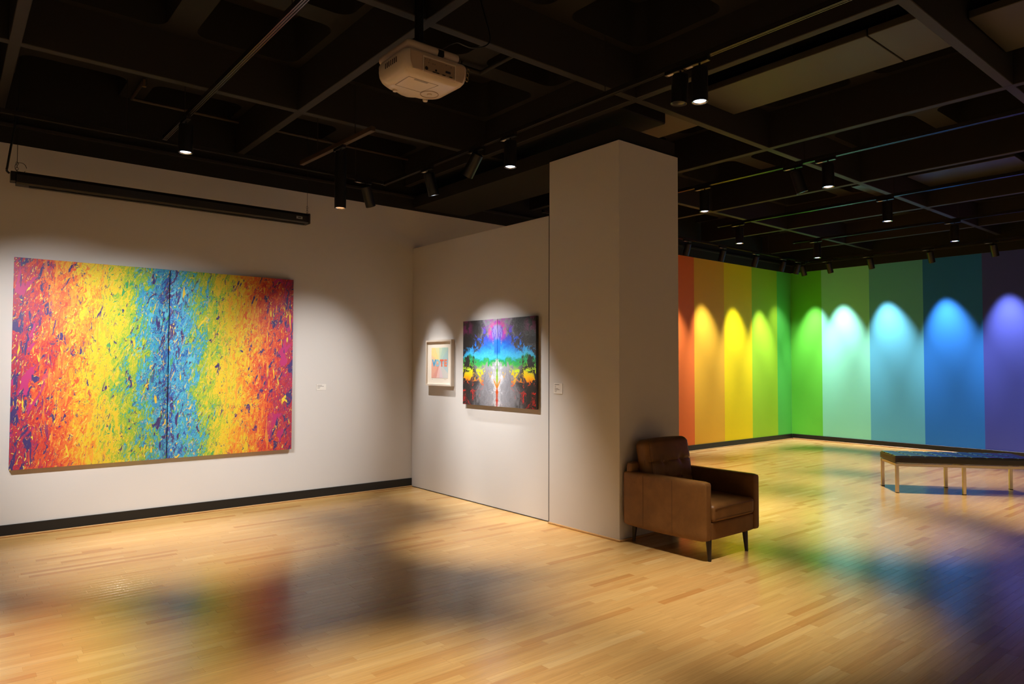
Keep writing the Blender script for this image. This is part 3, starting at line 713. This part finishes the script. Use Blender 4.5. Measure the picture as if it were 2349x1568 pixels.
# ------------------------------------------------------------------ ceiling projector
pj = thing('ceiling_projector', 'white ceiling projector hanging upside down on a black pole', 'projector', (2.345, 3.575, 3.265))
WP = mat('warm_white_plastic', (206, 190, 172), rough=.32, spec=.5)
WP2 = mat('warm_white_plate', (188, 168, 148), rough=.45)
def outline(ins, front=1.0):
    """plan outline of the shell, inset by ins; the far end is bowed"""
    pts = []
    hw_ = .232 - ins; yn = ins * .5 * front; yf = .415 - ins * 1.2
    R = .045; Rf = .13
    for k in range(5):
        a = PI * 1.5 + PI / 2 * k / 4; pts.append((hw_ - R + R * math.cos(a), yn + R + R * math.sin(a)))
    for k in range(8):
        a = PI / 2 * k / 7; pts.append((hw_ - Rf + Rf * math.cos(a), yf - Rf * .8 + Rf * .8 * math.sin(a)))
    for k in range(1, 6): pts.append(((hw_ - Rf) * (1 - 2 * k / 6), yf + .028 * math.sin(PI * k / 6)))
    for k in range(8):
        a = PI / 2 + PI / 2 * k / 7; pts.append((-hw_ + Rf + Rf * math.cos(a), yf - Rf * .8 + Rf * .8 * math.sin(a)))
    for k in range(5):
        a = PI + PI / 2 * k / 4; pts.append((-hw_ + R + R * math.cos(a), yn + R + R * math.sin(a)))
    return pts
bm = bmesh.new(); rings = []
for zz, ins in ((.148, .018), (.145, .006), (.130, 0), (.095, 0), (.065, .003), (.040, .012), (.020, .028), (.008, .048), (.0, .075)):
    rings.append([bm.verts.new((a, b, zz)) for a, b in outline(ins)])
N = len(rings[0])
for a, b in zip(rings, rings[1:]):
    for i in range(N):
        j = (i + 1) % N; bm.faces.new((a[i], a[j], b[j], b[i]))
bm.faces.new(rings[0]); bm.faces.new(rings[-1][::-1])
body = obj('shell', bm, WP, pj)
obj('end_panel', cushion(.40, .012, .118, .0055, n=10, fn=lambda p, a: Vector((p.x * (1 - .10 * max(0, -a.z)), p.y, p.z))), mat('panel_plastic', (184, 160, 138), rough=.45), pj, loc=(.0, .0005, .080))
pp = obj('port_panel', BX(-.112, .118, -.0075, .004, .030, .112, bev=.003), mat('port_plastic', (150, 126, 104), rough=.5), pj)
obj('port_bezel', (lambda b: (box(b, -.118, .124, -.011, -.004, .112, .118), box(b, -.118, -.112, -.011, -.004, .024, .112), box(b, .118, .124, -.011, -.004, .024, .112), b)[3])(bmesh.new()), WP, pj, smooth=False)
DARK = mat('port_black', (18, 18, 20), rough=.4)
for px_, pz, r_ in ((-.091, .045, .011), (-.022, .048, .007)):
    bm = bmesh.new(); cone(bm, (px_, -.0095, pz), (px_, -.006, pz), r_, r_, 14); obj('round_port', bm, DARK, pp)
for px_ in (-.036, -.010, .036, .088): obj('slot_port', BX(px_ - .011, px_ + .011, -.0095, -.006, .0315, .0375), DARK, pp, smooth=False)
obj('monitor_port', BX(.048, .086, -.0095, -.006, .052, .066, bev=.004), mat('port_blue', (30, 34, 60)), pp)
for px_, pz in ((-.10, .100), (-.068, .101), (-.045, .083), (-.030, .083), (.052, .100), (.090, .096), (-.075, .083)): obj('screw', (lambda b: (cone(b, (px_, -.009, pz), (px_, -.006, pz), .003, .003, 8), b)[1])(bmesh.new()), mat('screw_grey', (90, 78, 66)), pp)
obj('rating_label', BX(-.118, -.02, .075, .098, -.0008, .0004), mat('label_grey', (150, 138, 130), rough=.5), pj, smooth=False)
bm = bmesh.new()
for a, b in (((-.165, .075), (-.165, .24)), ((-.165, .24), (.02, .24)), ((.02, .24), (.05, .075)), ((.05, .075), (-.165, .075))):
    tube(bm, [(a[0], a[1], -.0004), (b[0], b[1], -.0004)], .0011, 5)
obj('cover_seam', bm, mat('seam_grey', (120, 102, 86)), pj)
bm = bmesh.new(); tube(bm, [(.085 + .058 * math.cos(a_), .235 + .058 * math.sin(a_), -.001) for a_ in [2 * PI * i / 28 for i in range(29)]], .0026, 6)
obj('foot_ring', bm, mat('seam_tan', (160, 136, 112)), pj)
for px_, py_ in ((.085, .235), (-.12, .32), (.12, .34)):
    bm = bmesh.new(); cone(bm, (px_, py_, .004), (px_, py_, -.007), .018, .015, 16); obj('levelling_foot', bm, WP, pj)
bm = bmesh.new()
for k in range(7): box(bm, -.2335, -.229, .11 + .022 * k, .118 + .022 * k, .085, .118)
obj('vent_slot', bm, DARK, pj, smooth=False)
mp = obj('mount_plate', BX(-.212, .175, .012, .385, .158, .212, bev=.022, seg=3), WP2, pj)
for px_, py_ in ((-.13, .08), (.10, .08), (-.13, .30), (.10, .30)):
    bm = bmesh.new(); cone(bm, (px_, py_, .14), (px_, py_, .158), .010, .010, 10); obj('standoff', bm, METALB, mp)
bm = bmesh.new(); cone(bm, (-.055, .14, .19), (-.055, .14, .80), .028, .028, 20); cone(bm, (-.055, .14, .19), (-.055, .14, .225), .06, .05, 20); obj('pole', bm, METALB, pj)
bm = bmesh.new()
for k, zz in enumerate((.125, .100, .075)):
    tube(bm, [(.240 + .010 * math.cos(a_), .02 + .006 * k, zz + .014 * math.sin(a_)) for a_ in [2 * PI * i / 10 for i in range(11)]], .003, 5)
obj('safety_chain', bm, mat('brass_chain', (150, 130, 90), rough=.35, metal=.9), pj)
cb = bmesh.new(); tube(cb, spline([(2.375, 3.60, 3.46), (2.379, 3.62, 3.475), (2.417, 3.62, 3.50), (2.459, 3.62, 3.535), (2.519, 3.62, 3.566), (2.571, 3.62, 3.564), (2.634, 3.62, 3.566), (2.715, 3.62, 3.595), (2.771, 3.62, 3.638), (2.789, 3.63, 3.70), (2.76, 3.66, 3.86), (2.72, 3.69, 4.05)]), .0045, 8)
box(cb, 2.352, 2.398, 3.585, 3.615, 3.425, 3.465, bev=.004)
tag(obj('power_cable', cb, METALB), 'thin black cable looping from the projector up into the ceiling', 'cable')

# sprinkler pipe in a coffer over the screen
sp = thing('sprinkler_pipe', 'thin brown sprinkler pipe up in the coffers above the projection screen', 'pipe', (1.35, 6.80, 4.02))
PIP = mat('painted_pipe', (54, 42, 34), rough=.5)
bm = bmesh.new(); tube(bm, [(0, 0, 0), (0, .55, 0)], .016, 10); obj('branch', bm, PIP, sp)
bm = bmesh.new(); tube(bm, [(0, .55, 0), (3.1, .55, 0)], .016, 10); obj('main_pipe', bm, PIP, sp)
bm = bmesh.new(); cone(bm, (0, 0, .01), (0, 0, -.05), .011, .008, 10); cone(bm, (0, 0, -.05), (0, 0, -.056), .018, .018, 12); obj('sprinkler_head', bm, mat('brass', (160, 130, 90), rough=.35, metal=.8), sp)
sp2 = thing('sprinkler_pipe', 'dark pipe hanging in the coffer just right of the projector', 'pipe', (3.55, 4.75, 4.02))
bm = bmesh.new(); tube(bm, [(-.9, 0, 0), (0, 0, 0), (.0, -.95, 0)], .02, 10); obj('branch', bm, BLACK2, sp2)
for k in (-.75, -.2): 
    bm = bmesh.new(); tube(bm, [(k, 0, .1), (k, 0, -.03)], .006, 6); obj('hanger', bm, METALB, sp2)

# ------------------------------------------------------------------ leather armchair against the pillar
LE = NT('brown_leather')
tc = LE.node('ShaderNodeTexCoord')
f_ = LE.noise(tc.outputs['Object'], 7, 5, .3, .6)
LE.put(LE.b.inputs['Base Color'], LE.ramp(f_, [(.25, (110, 73, 35)), (.5, (123, 83, 41)), (.75, (136, 94, 49))], const=False))
LE.put(LE.b.inputs['Roughness'], LE.mt('ADD', LE.mt('MULTIPLY', f_, .15), .38)); LE.b.inputs['Specular IOR Level'].default_value = .4
LE.bump(LE.mt('ADD', LE.noise(tc.outputs['Object'], 160, 3), LE.mt('MULTIPLY', f_, 2.0)), .15, .002)
LEA = LE.m
SEAM = mat('dark_leather_seam', (84, 54, 26), rough=.6)
ac = thing('armchair', 'brown leather armchair with button-tufted back standing against the pillar', 'armchair', (4.91, 3.595, 0))
AX, AY = .38, .415                                  # half width and half depth
def arm(sx):
    x0, x1 = (-AX, -AX + .088) if sx < 0 else (AX - .088, AX)
    o = obj('arm', cushion(.088, 2 * AY, .452, .024, n=14, fn=lambda p, a: Vector((p.x, p.y, p.z - (0.010 * (1 - a.y ** 2) if a.z < -.9 else 0)))), LEA, ac, loc=((x0 + x1) / 2, 0, .379))
    for yy in (-.10, .195):
        bm = bmesh.new()
        xo = sx * .0443
        tube(bm, [(xo, yy, z_) for z_ in (-.212, -.1, 0, .1, .205)], .0016, 5)
        obj('seam', bm, SEAM, o)
    return o
arm(-1); arm(1)
obj('front_rail', cushion(2 * AX - .172, .06, .135, .012, n=8), LEA, ac, loc=(0, -AY + .036, .2225))
obj('seat_frame', BX(-AX + .085, AX - .085, -AY + .06, AY - .07, .165, .27, bev=.01), LEA, ac)
obj('back_frame', cushion(2 * AX - .03, .075, .51, .028, n=10), LEA, ac, loc=(0, AY - .055, .425))
sc_ = obj('seat_cushion', cushion(2 * AX - .182, .66, .135, .035, n=16, crown=.018), LEA, ac, loc=(0, -.098, .358))
bm = bmesh.new()
for zz in (-.042, .042):
    tube(bm, [(-.275, -.3315, zz), (.275, -.3315, zz)], .0016, 5)
obj('piping', bm, SEAM, sc_)
TUFT = [(-.115, .045), (.115, .045), (-.115, -.105), (.115, -.105)]
def tufted(p, a):
    if a.y < -.2:
        g = 0
        for lx in TUFT: g = max(g, math.exp(-((p.x - lx[0]) ** 2 + (p.z - lx[1]) ** 2) / .0011))
        for lz in (.045, -.105): g = max(g, .42 * math.exp(-((p.z - lz) ** 2) / .00010))
        g = max(g, 0)
        p.y += .020 * g
        p.y -= .022 * (1 - a.x ** 2) * (1 - a.z ** 2)
    if a.z > .8: p.z += .010 * (1 - a.x ** 2)
    return p
bc = obj('back_cushion', cushion(2 * AX - .190, .165, .47, .055, n=44, fn=tufted), LEA, ac, loc=(0, .265, .633))
bc.rotation_euler = (-math.radians(9), 0, 0)
for lx, lz in TUFT:
    bm = bmesh.new(); bmesh.ops.create_uvsphere(bm, u_segments=10, v_segments=6, radius=.010)
    o = obj('button', bm, LEA, bc, loc=(lx, -.083, lz)); o.scale = (1, .5, 1)
bm = bmesh.new(); tube(bm, spline([(-.262, -.070, -.19), (-.264, -.074, 0), (-.262, -.072, .17), (-.235, -.070, .205), (0, -.074, .218), (.235, -.070, .205), (.262, -.072, .17), (.264, -.074, 0), (.262, -.070, -.19)], 5), .002, 5)
obj('piping', bm, SEAM, bc)
LEGW = mat('dark_walnut_leg', (40, 26, 18), rough=.4)
for (tx, ty, bx_, by_) in ((-.285, -.375, -.307, -.398), (.215, -.375, .190, -.405), (-.285, .36, -.292, .369), (.215, .36, .21, .369)):
    bm = bmesh.new(); cone(bm, (bx_, by_, .004), (tx, ty, .17), .013, .024, 14)
    lg = obj('leg', bm, LEGW, ac)
    bm = bmesh.new(); cone(bm, (bx_, by_, 0), (bx_, by_, .005), .014, .014, 12); obj('glide', bm, METALB, lg)

# ------------------------------------------------------------------ tufted bench
e_ = Vector((.645, -.765, 0)).normalized(); w_v = Vector((.765, .645, 0)).normalized()
cB = Vector((8.84, 3.515, 0)) + e_ * .725 + w_v * .25
bn = thing('bench', 'low black tufted leather bench on square chrome legs', 'bench', cB, math.atan2(e_.y, e_.x))
BRS = mat('brushed_steel', (206, 196, 182), rough=.28, metal=1.0)
HL, HW = .745, .27
for sx in (-1, 0, 1):
    for sy in (-1, 1):
        lg = obj('leg', BX(sx * .725 - .017, sx * .725 + .017, sy * .25 - .017, sy * .25 + .017, .006, .315, bev=.002), BRS, bn)
        obj('foot_cap', BX(sx * .725 - .018, sx * .725 + .018, sy * .25 - .018, sy * .25 + .018, 0, .007), METALB, lg)
for sy in (-1, 1): obj('long_rail', BX(-HL, HL, sy * .25 - .017, sy * .25 + .017, .315, .347, bev=.002), BRS, bn)
for sx in (-1, 0, 1): obj('cross_rail', BX(sx * .725 - .017, sx * .725 + .017, -.232, .232, .316, .346, bev=.002), BRS, bn)
LB = mat('black_bench_leather', (30, 28, 28), rough=.36, spec=.6, bump=.15, bscale=140)
cu_ = obj('cushion', cushion(2 * HL + .01, 2 * HW, .078, .012, n=8), LB, bn, loc=(0, 0, .389))
NX, NY = 9, 4
tw, th_ = (2 * HL - .006) / NX, (2 * HW - .014) / NY
p0 = None
for i in range(NX):
    for j in range(NY):
        if p0 is None:
            p0 = obj('tufted_square', cushion(tw - .006, th_ - .006, .030, .009, n=8, crown=.004), mat('bench_top_leather', (34, 33, 36), rough=.24, spec=.7), cu_); o = p0
        else: o = p0.copy(); C.objects.link(o); o.parent = cu_
        o.location = (-HL + .003 + tw * (i + .5), -HW + .007 + th_ * (j + .5), .034)
